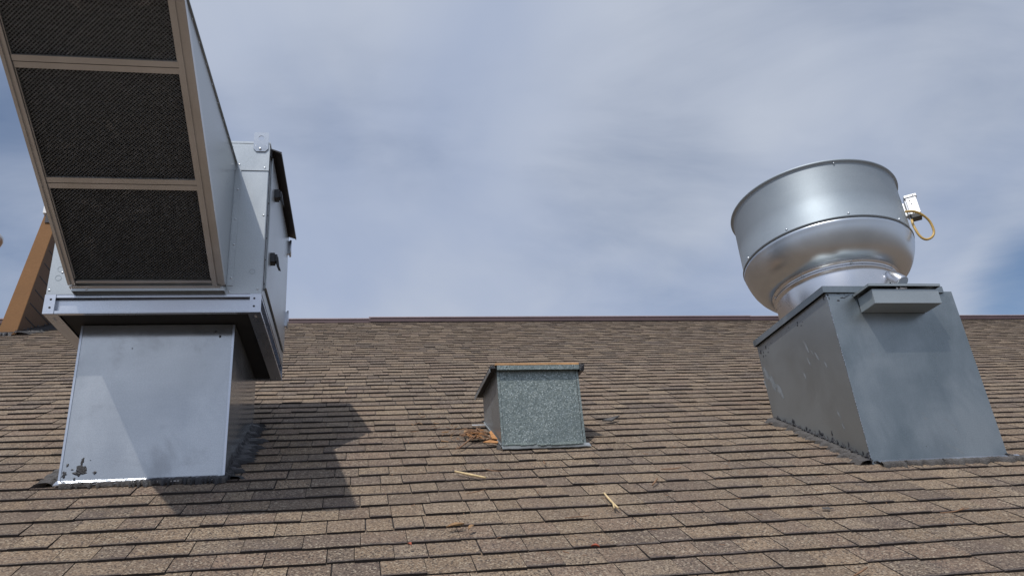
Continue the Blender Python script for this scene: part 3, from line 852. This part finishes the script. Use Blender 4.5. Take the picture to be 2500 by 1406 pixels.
for (a, z_, ra, rb) in ((.79, -.20, .022, .060), (.74, -.27, .030, .070), (.68, -.34, .022, .055), (.83, -.25, .012, .04), (.300, -.20, .012, .060), (.315, -.28, .007, .03), (.385, -.345, .008, .030), (.225, -.285, .011, .030), (.165, -.35, .008, .030), (.165, -.63, .007, .03), (.155, -.70, .007, .025), (.26, -.25, .005, .02)):
    blobs(m, (0, a, ztop + z_), (0, 1, .25), (0, .28, 1), (-1, 0, 0), [(0, 0, ra, rb)], int(a * 1000), .0006)
for (a, h_, ra, rb) in ((.50, -.73, .016, .003), (.52, -.755, .012, .003), (.535, -.78, .006, .006), (.37, -.69, .010, .002), (.375, -.715, .012, .004), (.46, -.86, .020, .002), (.50, -.88, .030, .003), (.52, -.90, .026, .003), (.44, -.905, .012, .003), (.56, -.93, .022, .002), (.34, -.39, .004, .006), (.47, -.92, .018, .002), (.18, -.36, .003, .010)):
    blobs(m, (a, 0, ztop + h_), (.86, 0, -.5), (.5, 0, .86), (0, -1, 0), [(0, 0, ra, rb)], int(a * 900), .0005)
m.build('worn_patch', M_PALE, curbR, kind='stuff')

# ------------------------------------------------------------------ exhaust fan
axis = Vector((.0374, .0695, 1)).normalized()
qf = Vector((0, 0, 1)).rotation_difference(axis)
FZ = 2.875
fan = thing('exhaust_fan', (2.878, 4.003, FZ), 'round spun aluminium upblast exhaust fan on the tall right curb', 'exhaust fan')
fan.rotation_mode = 'XYZ'; fan.rotation_euler = qf.to_euler()
fmi = (Matrix.Translation((2.878, 4.003, FZ)) @ qf.to_matrix().to_4x4()).inverted()
m = MB()   # curb cap plate with turned-down skirt
cx0, cx1, cy0, cy1 = -.378, .368, -.424, .424
zt_, zs_ = .034, -.004
for (xa, xb, ya, yb_) in ((cx0, cx1, cy0, cy0 + .003), (cx0, cx1, cy1 - .003, cy1), (cx0, cx0 + .003, cy0 + .003, cy1 - .003), (cx1 - .003, cx1, cy0 + .003, cy1 - .003)):
    m.box(xa, xb, ya, yb_, zs_, zt_ - .002)
m.box(cx0, cx1, cy0, cy1, zt_ - .002, zt_)
cap = m.build('curb_cap', M_CURB, fan, .0015)
cap.rotation_euler = qf.inverted().to_euler()
m = MB(); m.lathe([(.350, .02), (.356, .034), (.356, .150), (.359, .168), (.366, .172), (.366, .182), (.360, .186), (.362, .205), (.372, .208), (.372, .214), (.350, .216)], 128); neck = m.build('neck', M_NECK, fan)
m = MB(); m.lathe([(.350, .2145), (.378, .213), (.400, .221), (.425, .238), (.450, .265), (.472, .300), (.488, .338), (.498, .370), (.503, .392), (.506, .400), (.506, .410), (.502, .412), (.502, .420)], 160); m.build('bowl', M_SPUN, fan)
m = MB(); m.lathe([(.500, .418), (.509, .4185), (.511, .424), (.508, .430), (.503, .431), (.5035, .60), (.503, .790), (.5045, .797), (.510, .801), (.516, .803), (.519, .808), (.517, .814), (.511, .813), (.500, .800), (.499, .43)], 160); wb = m.build('windband', M_WIND, fan)
m = MB()
for q in range(9):
    a = 6.2832 * q / 9 + .26; c_, s_ = math.cos(a), math.sin(a)
    m.dome((.504 * c_, .504 * s_, .440), (c_, s_, 0), .0075, h=.9)
    if q % 3 == 0: m.dome((.510 * c_, .510 * s_, .792), (c_, s_, -.4), .006, h=.9)
m.build('screw', M_SPUN, wb, kind='stuff')
m = MB()
for q in range(8):
    a = 6.2832 * q / 8 + .51; c_, s_ = math.cos(a), math.sin(a)
    m.dome((.361 * c_, .361 * s_, .194), (c_, s_, 0), .0075, h=.9); m.dome((.366 * c_, .366 * s_, .212), (c_, s_, -.3), .0075, h=.9)
m.build('screw', M_SPUN, neck, kind='stuff')
# motor and windshield inside so the fan is whole seen from above
m = MB(); m.lathe([(.02, .70), (.17, .69), (.19, .66), (.19, .46), (.02, .45)], 48); m.build('motor_cover', M_WIND, fan)
m = MB()
for q in range(3):
    m = MB(); a = 2.1 * q + .4; c_, s_ = math.cos(a), math.sin(a); m.tube([(.18 * c_, .18 * s_, .56), (.500 * c_, .500 * s_, .60)], .012, 8); m.build('strut', M_RAIL, fan)
m = MB(); m.lathe([(.499, .432), (.30, .40), (.25, .35), (.02, .34)], 64); m.build('inner_cone', M_SPUN, fan)
# drain spout
a = math.radians(-68); c_, s_ = math.cos(a), math.sin(a)
m = MB(); sp = []
for k in range(9):
    tt = k / 8; rr_ = .345 + .075 * tt; z_ = .155 - .10 * tt; sp.append((rr_ * c_, rr_ * s_, z_))
m.tube(sp, .03, 16, radii=[.012, .022, .030, .034, .036, .037, .037, .037, .037])
m.build('drain_spout', M_NECK, fan)
# disconnect box


def fl_(x, y, z): return fmi @ Vector((x, y, z))


ou = Vector((.811, -.584, 0)); tg = Vector((.584, .811, 0)); zz = Vector((.04, .07, 1)).normalized()
Bc = Vector((3.312, 3.675, 3.48))
m = MB()


def ob(m, c, u, v, w, du, dv, dw):
    c = Vector(c); m.obox(fmi @ (c - u * du - v * dv - w * dw), fmi.to_3x3() @ (u * 2 * du), fmi.to_3x3() @ (v * 2 * dv), fmi.to_3x3() @ (w * 2 * dw))


ob(m, Bc, ou, tg, zz, .030, .032, .058)
ob(m, Bc + zz * .066, ou, tg, zz, .036, .037, .009)
db = m.build('switch_box', M_CAST, fan, .003)
m = MB(); ob(m, Bc - zz * .072, ou, tg, zz, .029, .031, .013); m.build('switch_box_base', M_BLACK, db, .003)
m = MB(); ob(m, Bc - ou * .036 - tg * .002 - zz * .012, ou, tg, zz, .005, .040, .050); ob(m, Bc - ou * .052 - tg * .0 - zz * .012, ou, tg, zz, .010, .020, .046); m.build('mounting_bracket', M_CAST, db, .004)
m = MB()
for p_ in ((-.010, -.033, .035), (-.006, -.033, .010), (.014, -.038, .066), (-.012, -.033, -.050)): m.dome(fmi @ (Bc + ou * p_[0] + tg * p_[1] + zz * p_[2]), fmi.to_3x3() @ (-tg), .0035)
m.build('screw', M_DARK, db, kind='stuff')
pts = [(2211, 517), (2228, 516), (2243, 520), (2258, 529), (2270, 541), (2278, 557), (2280, 569), (2275, 579), (2264, 584.5), (2253, 582), (2243, 573), (2235, 560), (2229, 548), (2226, 537)]


def unproj(px_, py_, depth_y):
    d = f1 + r2 * (px_ - 1250) / 1948 - u2 * (py_ - 703) / 1948
    return CAMP + d * (depth_y / d.y)


cp_ = [unproj(x_, y_, 3.618 - .010 * math.sin(i / 13 * 3.14) + i * .004) for i, (x_, y_) in enumerate(pts)]
sm_ = []
for i in range(len(cp_) - 1):
    p0, p1, p2, p3 = cp_[max(i - 1, 0)], cp_[i], cp_[i + 1], cp_[min(i + 2, len(cp_) - 1)]
    for k in range(4):
        t_ = k / 4; sm_.append(.5 * ((2 * p1) + (p2 - p0) * t_ + (2 * p0 - 5 * p1 + 4 * p2 - p3) * t_ ** 2 + (3 * p1 - p0 - 3 * p2 + p3) * t_ ** 3))
sm_.append(cp_[-1])
m = MB(); m.tube([fmi @ p for p in sm_], .0072, 10); m.build('conduit', M_YELLOW, fan)

# ------------------------------------------------------------------ grease box
gb = thing('grease_box', (2.700, 3.586, 2.753), 'small grey steel grease box with raised lid, hung on the front of the fan curb', 'grease box')
gw, gd, gh = .400, .132, .082
m = MB()
m.box(0, gw, -gd, -gd + .003, 0, gh); m.box(0, gw, -.003, 0, 0, gh + .03); m.box(0, .003, -gd + .003, -.003, .003, gh); m.box(gw - .003, gw, -gd + .003, -.003, .003, gh); m.box(0, gw, -gd + .003, -.003, 0, .003)
m.build('box_body', M_BOX, gb, .0012)
m = MB(); z0_ = gh + .012
m.box(-.022, gw + .012, -gd - .014, .002, z0_ + .012, z0_ + .0145)
m.box(-.022, gw + .012, -gd - .014, -gd - .0115, z0_, z0_ + .012); m.box(-.022, -.0195, -gd - .0115, .002, z0_, z0_ + .012); m.box(gw + .0095, gw + .012, -gd - .0115, .002, z0_, z0_ + .012)
m.build('box_lid', M_BOX, gb, .001)
m = MB(); m.box(.01, gw - .01, -gd + .012, -.01, gh - .03, gh + .004); m.build('grease_pad', M_DARK, gb)
m = MB(); m.tube([(.17, -gd + .004, gh + .006), (.215, -gd + .006, gh + .007)], .006, 10); m.dome((.155, -gd + .002, gh + .005), (0, -1, 0), .007); m.build('drain_tip', M_CAST, gb)

# ------------------------------------------------------------------ middle vent
MX, MY, MW, MD = .752, 4.051, .457, .45
mz = SL * MY; mt = 2.618 - mz
vent = thing('roof_vent', (MX, MY, mz), 'small square spangled galvanized vent box with flat overhanging cap in the middle of the roof', 'roof vent', (0, 0, math.radians(1.16)))
invM = (Matrix.Translation((MX, MY, mz)) @ Matrix.Rotation(math.radians(1.16), 4, 'Z')).inverted()
curb_panels(vent, MW, MD, mt, MY, (M_SPANGLE, M_VENTSIDE))
for xa, xc in ((0, .013), (MW - .013, MW - .0145)):
    m = MB(); m.box(xa, xa + .013, -.003, -.0005, .008, mt - .001); m.box(xc, xc + .0015, -.0015, -.0004, .01, mt - .002, 1); m.build('corner_seam', [M_SPANGLE, M_DARK], vent)
m = MB()   # cap tray
m.box(-.036, MW + .024, -.026, MD + .06, mt + .001, mt + .004); m.build('cap_sheet', M_DARK, vent)
m = MB(); m.box(-.002, MW + .002, -.030, -.027, mt - .008, mt + .017); m.build('cap_fascia', M_SPANGLE, vent)
m = MB(); m.box(-.040, -.037, -.012, MD + .06, mt - .014, mt + .006); m.build('cap_fascia', M_VENTSIDE, vent)
m = MB(); m.hexa([(MW + .004, -.028, mt - .018), (MW + .030, -.020, mt - .012), (MW + .030, MD, mt - .010), (MW + .004, MD, mt - .010), (MW + .004, -.028, mt + .022), (MW + .034, -.030, mt + .022), (MW + .034, MD + .05, mt + .022), (MW + .004, MD + .05, mt + .022)]); m.build('cap_membrane', M_TAR, vent)
m = MB(); m.box(-.008, MW + .003, -.024, MD + .05, mt + .0205, mt + .032); m.box(-.034, -.009, -.016, MD + .05, mt + .006, mt + .022, 1); m.build('cap_board', [M_WOOD, M_TAR], vent)
m = MB()
for x_ in (.052, .372, .425): m.dome((x_, -.030, mt + .008), (0, -1, 0), .003)
m.build('nail', M_DARK, vent, kind='stuff')
skirt_strip('flashing_flange', vent, invM, MX - .006, MX + MW + .012, MY - .002, .036, M_VENTSIDE, 9, .010)
m = MB(); rr = random.Random(5)
for q in range(14):
    w_ = rr.uniform(.03, .12); x_ = rr.uniform(0, MW - w_); y_ = -rr.uniform(.0, .035)
    p = lambda a, c_, h_: invM @ rp(MX + a, MY + c_, h_)
    m.hexa([p(x_, y_, .014), p(x_ + w_, y_ + .004, .013), p(x_ + w_, y_ + .012, .014), p(x_, y_ + .010, .015), p(x_, y_, .019), p(x_ + w_, y_ + .004, .020), p(x_ + w_, y_ + .012, .022), p(x_, y_ + .010, .021)])
m.build('flashing_flange', M_SPANGLE, vent)
m = MB(); tb = []
for q in range(16):
    y_ = q / 15 * MD; tb.append((-.003 - .003 * abs(noise.noise(Vector((q * .8, 0, 0)))), y_, SL * y_ + .016 + .006 * noise.noise(Vector((q * .9, 3, 0)))))
m.tube(tb, .0035, 5); m.build('sealant_bead', M_PALE, vent)
m = MB(); m.obox(invM @ rp(MX - .09, MY + .405, .012), (.085, 0, 0), (0, .010, .006), (0, -.001, .002)); m.build('flashing_flange', M_CAST, vent)
tar_ribbon('sealant', vent, [(MX - .004, MY + .10), (MX - .004, MY - .02)], [(-1, 0)], .022, M_TARDUST, invM, 21, .002, .004)

# ------------------------------------------------------------------ ochre fin wall and ball vent at left
fin = thing('stucco_fin_wall', (-3.46, 8.5, 4.60), 'ochre leaning stucco wall fin with scored joints behind the left air unit', 'wall')
m = MB()
zb_, ztp = -.45, 1.42
lean_r, lean_l = .146, .168


def xr(z): return lean_r * z + .005


def xl(z): return -.172 + lean_l * z


YD = 1.6
m.hexa([(xl(zb_), 0, zb_), (xr(zb_), 0, zb_), (xr(zb_), YD, zb_), (xl(zb_), YD, zb_), (xl(ztp), 0, ztp), (xr(ztp), 0, ztp), (xr(ztp), YD, ztp), (xl(ztp), YD, ztp)])
body = m.build('wall_body', M_OCHRE, fin, .004)
m = MB()
for q in range(9):
    z_ = 1.32 - q * .158
    m = MB(); m.obox((xr(z_) + .001, .06, z_), (.0035, 0, 0), (0, YD - .1, 0), (0, 0, .014)); m.build('scored_joint', M_DARK, fin)
m = MB(); m.box(xl(ztp) - .015, xr(ztp) + .03, -.02, YD, ztp + .015, ztp + .10); m.build('coping', M_WHITE, fin, .003)
m = MB(); m.box(xl(ztp) + .02, xr(ztp) + .018, -.012, YD, ztp - .10, ztp + .013); m.build('coping_flashing', M_BLACKLIP, fin)
fin_inv = Matrix.Translation((-3.46, 8.5, 4.60)).inverted()
tar_ribbon('sealant', fin, [(-3.95, 8.49), (-3.45, 8.49)], [(0, -1)], .14, M_TAR, fin_inv, 41, .02, .05)
tar_ribbon('sealant', fin, [(-3.46, 8.45), (-3.36, 9.38)], [(1, 0)], .20, M_TAR, fin_inv, 42, .02, .06)
M_SIDESHADE = simple('shaded_ochre_stucco', (0.115, 0.068, 0.040), 0.85, 0, 0.10, 3, 0.5, 0.004)  # same stucco, darkened to paint in the shade on the sunless right face
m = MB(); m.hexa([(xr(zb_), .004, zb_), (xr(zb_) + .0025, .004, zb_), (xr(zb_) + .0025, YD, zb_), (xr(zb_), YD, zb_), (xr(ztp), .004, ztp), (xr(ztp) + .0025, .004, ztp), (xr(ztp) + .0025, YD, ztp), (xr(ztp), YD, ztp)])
m.build('shaded_side_face', M_SIDESHADE, fin)
# dark membrane strip at the foot of the fin
bv = thing('ball_vent', (-3.860, 8.5, SL * 8.5), 'grey-brown round vent head cut off by the left edge of the photo', 'vent')
m = MB(); m.tube([(0, 0, -.05), (0, 0, 1.02)], .035, 14); m.build('pipe', M_STEEL, bv)
m = MB(); m.lathe([(.002, 1.00), (.05, 1.005), (.085, 1.03), (.103, 1.08), (.098, 1.13), (.07, 1.17), (.03, 1.19), (.002, 1.195)], 40); m.build('vent_head', M_STEEL, bv)

# ------------------------------------------------------------------ debris on the shingles


def stick(name, a, b_, r, mat, label, cat, bend=.0, fork=False, h=.014, group=None):
    A = rp(*a, h); B = rp(*b_, h + .004); m = MB(); mid = (A + B) / 2; pts_ = []
    side = (B - A).cross(NRM).normalized()
    for k in range(7):
        t_ = k / 6; pts_.append(A.lerp(B, t_) + side * bend * math.sin(t_ * 3.1) - mid)
    m.tube(pts_, r, 7, radii=[r * (1.0 - .25 * abs(t - 3) / 3) for t in range(7)])
    if fork: m.tube([pts_[4], pts_[6] + side * .018 + NRM * .002], r * .6, 5)
    o = m.build(name, mat); o.location = mid
    return tag(o, label, cat, group)


stick('stick', (.455, 3.685), (.578, 3.573), .0060, M_STICK, 'pale bleached stick, the thickest one, lying below and left of the small vent', 'stick', .002)
stick('stick', (1.045, 3.335), (1.040, 3.155), .0050, M_STICK, 'pale forked stick lying below and right of the small vent', 'stick', .003, True)
stick('twig', (.40, 3.09), (.345, 3.075), .0030, M_STICK, 'short pale twig beside two curled brown leaves near the bottom centre', 'twig', .002)
stick('twig', (1.29, 3.40), (1.345, 3.47), .0045, M_TWIG, 'reddish brown twig stub right of the pale forked stick', 'twig', .002)
stick('twig', (1.42, 3.60), (1.52, 3.60), .0028, M_TWIG, 'thin brown curved twig above and right of the reddish twig stub', 'twig', .012)
stick('twig', (.60, 3.70), (.665, 3.65), .0022, M_TWIG, 'thin dark curved twig just right of the thick bleached stick', 'twig', .008)
stick('twig', (.46, 3.40), (.55, 3.43), .0018, M_TWIG, 'fine dark straw lying below the thick bleached stick', 'twig', .003)
stick('twig', (.80, 3.10), (.90, 3.10), .0018, M_TWIG, 'thin straight straw across a shingle near the bottom centre', 'twig', .001)
stick('twig', (.90, 3.78), (.895, 3.73), .0035, M_TWIG, 'short brown twig upright on the slope, below the small vent', 'twig', .001)
stick('twig', (2.32, 2.95), (2.46, 2.98), .0028, M_TWIG, 'brown curved twig with a dark knot, on shingles below the right curb', 'twig', .014, True)
stick('wood_splinter', (1.60, 2.52), (1.68, 2.56), .0035, M_TWIG, 'brown splinter near the bottom edge, right of centre', 'splinter', .002)


def leaf(a, rot, sx_, sy_, mat, label):
    c = rp(*a, .016); m = MB(); n = 5; rows = []
    e1 = Vector((math.cos(rot), math.sin(rot), SL * math.sin(rot))).normalized(); e2 = NRM.cross(e1)
    i = 0
    for k in range(n + 1):
        t_ = k / n; w_ = math.sin(math.pi * min(.97, max(.03, t_))) * sy_
        for s_ in (-1, 0, 1): m.v.append(tuple(e1 * (t_ - .5) * sx_ + e2 * s_ * w_ + NRM * (.006 * abs(s_) + .006 * math.sin(t_ * 3))))
    for k in range(n):
        for s_ in range(2): m.f.append((k * 3 + s_, k * 3 + s_ + 1, k * 3 + s_ + 4, k * 3 + s_ + 3)); m.mi.append(0); m.sm.append(True)
    o = m.build('leaf', mat); o.location = c
    sd = o.modifiers.new('thickness', 'SOLIDIFY'); sd.thickness = .0008
    return tag(o, label, 'leaf')


leaf((.37, 3.07), .3, .075, .010, M_LEAF, 'curled brown leaf, the larger of the two beside the short pale twig')
leaf((.425, 3.045), .9, .045, .008, M_LEAF, 'small curled brown leaf at the right end of the short pale twig')
leaf((.83, 2.83), -.4, .030, .006, M_REDLEAF, 'small rust red leaf lying near the bottom edge, the right one of two')
leaf((.19, 2.93), -1.0, .022, .006, M_REDLEAF, 'small rust red leaf lying near the bottom edge, the left one of two')
leaf((.60, 4.30), 1.1, .050, .010, M_LEAF, 'tan leaf standing up the slope from the twig pile')
# loose lifted shingle flap right of the vent
m = MB(); c = rp(1.50, 4.50, .02)
m.hexa([rp(1.445, 4.475, .010) - c, rp(1.50, 4.46, .010) - c, rp(1.575, 4.53, .020) - c, rp(1.50, 4.50, .014) - c, rp(1.445, 4.475, .018) - c, rp(1.50, 4.46, .018) - c, rp(1.575, 4.53, .028) - c, rp(1.50, 4.50, .024) - c])
o = m.build('shingle_scrap', M_TARDUST); o.location = c; tag(o, 'dark grey torn scrap of shingle sticking up right of the small vent', 'shingle scrap')
# sealant smear
m = MB(); blobs(m, (0, 0, 0), (1, 0, 0), Vector((0, 1, SL)).normalized(), NRM, [(0, 0, .028, .016)], 31, .004)
o = m.build('tar_smear', M_TARDUST); o.location = rp(1.90, 3.07, .006); tag(o, 'dark tar smear on a shingle left and below the right curb', 'tar smear')
# pile of twigs and chips against the left side of the vent
m = MB(); rr = random.Random(12)
c0 = rp(.655, 4.235, .012)
for q in range(75):
    a = rr.uniform(0, 3.1416); Lq = rr.uniform(.02, .075)
    cx_ = rr.gauss(.0, .030); cy_ = rr.gauss(0, .055)
    if cx_ > .075: cx_ = .07
    hh = max(.003, .030 * math.exp(-((cx_ / .05) ** 2 + (cy_ / .08) ** 2)) * rr.uniform(.3, 1.2))
    p = Vector((cx_, cy_, SL * cy_)) + NRM * hh
    d_ = Vector((math.cos(a), math.sin(a), SL * math.sin(a) + rr.uniform(-.25, .25))).normalized() * Lq / 2
    m.tube([p - d_, p + NRM * .002, p + d_], rr.uniform(.0016, .0038), 5, mi=rr.choice([0, 0, 0, 1]))
o = m.build('twig_pile', [M_TWIG, M_CHIP]); o.location = c0; tag(o, 'heap of small brown twigs against the left foot of the small vent', 'twig pile', kind='stuff')


def chip(pts_, label, th=.004):
    P = [rp(*p) for p in pts_]; c = sum(P, Vector()) / len(P); m = MB(); m.prism([p - c for p in P], NRM * th)
    o = m.build('wood_chip', M_CHIP); o.location = c; return tag(o, label, 'wood chip')


chip([(.662, 4.115, .014), (.735, 4.085, .016), (.742, 4.097, .020), (.70, 4.122, .022)], 'orange wood chip lying flat below the twig pile, pointing at the vent corner')
chip([(.722, 4.25, .028), (.734, 4.26, .032), (.742, 4.12, .026), (.716, 4.15, .022)], 'upright orange wood chip leaning on the vent side above the flat chip')
stick('stick', (.520, 4.02), (.62, 4.20), .0045, M_TWIG, 'long grey-brown twig sticking out of the lower edge of the twig pile', 'stick', .004, True, .018)
for i, (x_, y_, a_) in enumerate(((.42, 4.05, .3), (.50, 4.01, 1.2), (.30, 4.36, .1), (.34, 4.52, .8))):
    stick('twig', (x_, y_), (x_ + .05 * math.cos(a_), y_ + .05 * math.sin(a_)), .0022, M_TWIG, ['tiny curved twig farther left of the two below the twig pile', 'tiny twig nearer the vent of the two below the twig pile', 'faint thin twig on the shingles far left of the twig pile', 'faint thin twig up the slope far left of the small vent'][i], 'twig', .006)

m = MB(); rr = random.Random(33); c0 = rp(.50, 4.35, .012)
for q in range(34):
    a = rr.uniform(0, 3.14); Lq = rr.uniform(.010, .045); cx_ = rr.gauss(-.02, .09); cy_ = rr.gauss(0, .17)
    p = Vector((cx_, cy_, SL * cy_)) + NRM * .004; d_ = Vector((math.cos(a), math.sin(a), SL * math.sin(a))).normalized() * Lq / 2
    m.tube([p - d_, p + d_.cross(NRM) * rr.uniform(-.2, .2), p + d_], rr.uniform(.0012, .0028), 5, mi=rr.choice([0, 0, 1]))
o = m.build('leaf_litter', [M_TWIG, M_LEAF]); o.location = c0; tag(o, 'loose scatter of tiny brown leaf bits on the shingles left of the twig pile', 'leaf litter', kind='stuff')
m = MB(); rr = random.Random(34); c0 = rp(1.2, 3.3, .012)
for q in range(46):
    a = rr.uniform(0, 3.14); Lq = rr.uniform(.006, .030); cx_ = rr.uniform(-1.1, 1.1); cy_ = rr.uniform(-.65, .7)
    p = Vector((cx_, cy_, SL * cy_)) + NRM * .004; d_ = Vector((math.cos(a), math.sin(a), SL * math.sin(a))).normalized() * Lq / 2
    m.tube([p - d_, p + d_.cross(NRM) * rr.uniform(-.2, .2), p + d_], rr.uniform(.0009, .0018), 5)
o = m.build('leaf_litter', [M_TWIG]); o.location = c0; tag(o, 'sparse brown grit and straw specks spread over the near shingles', 'leaf litter', kind='stuff')
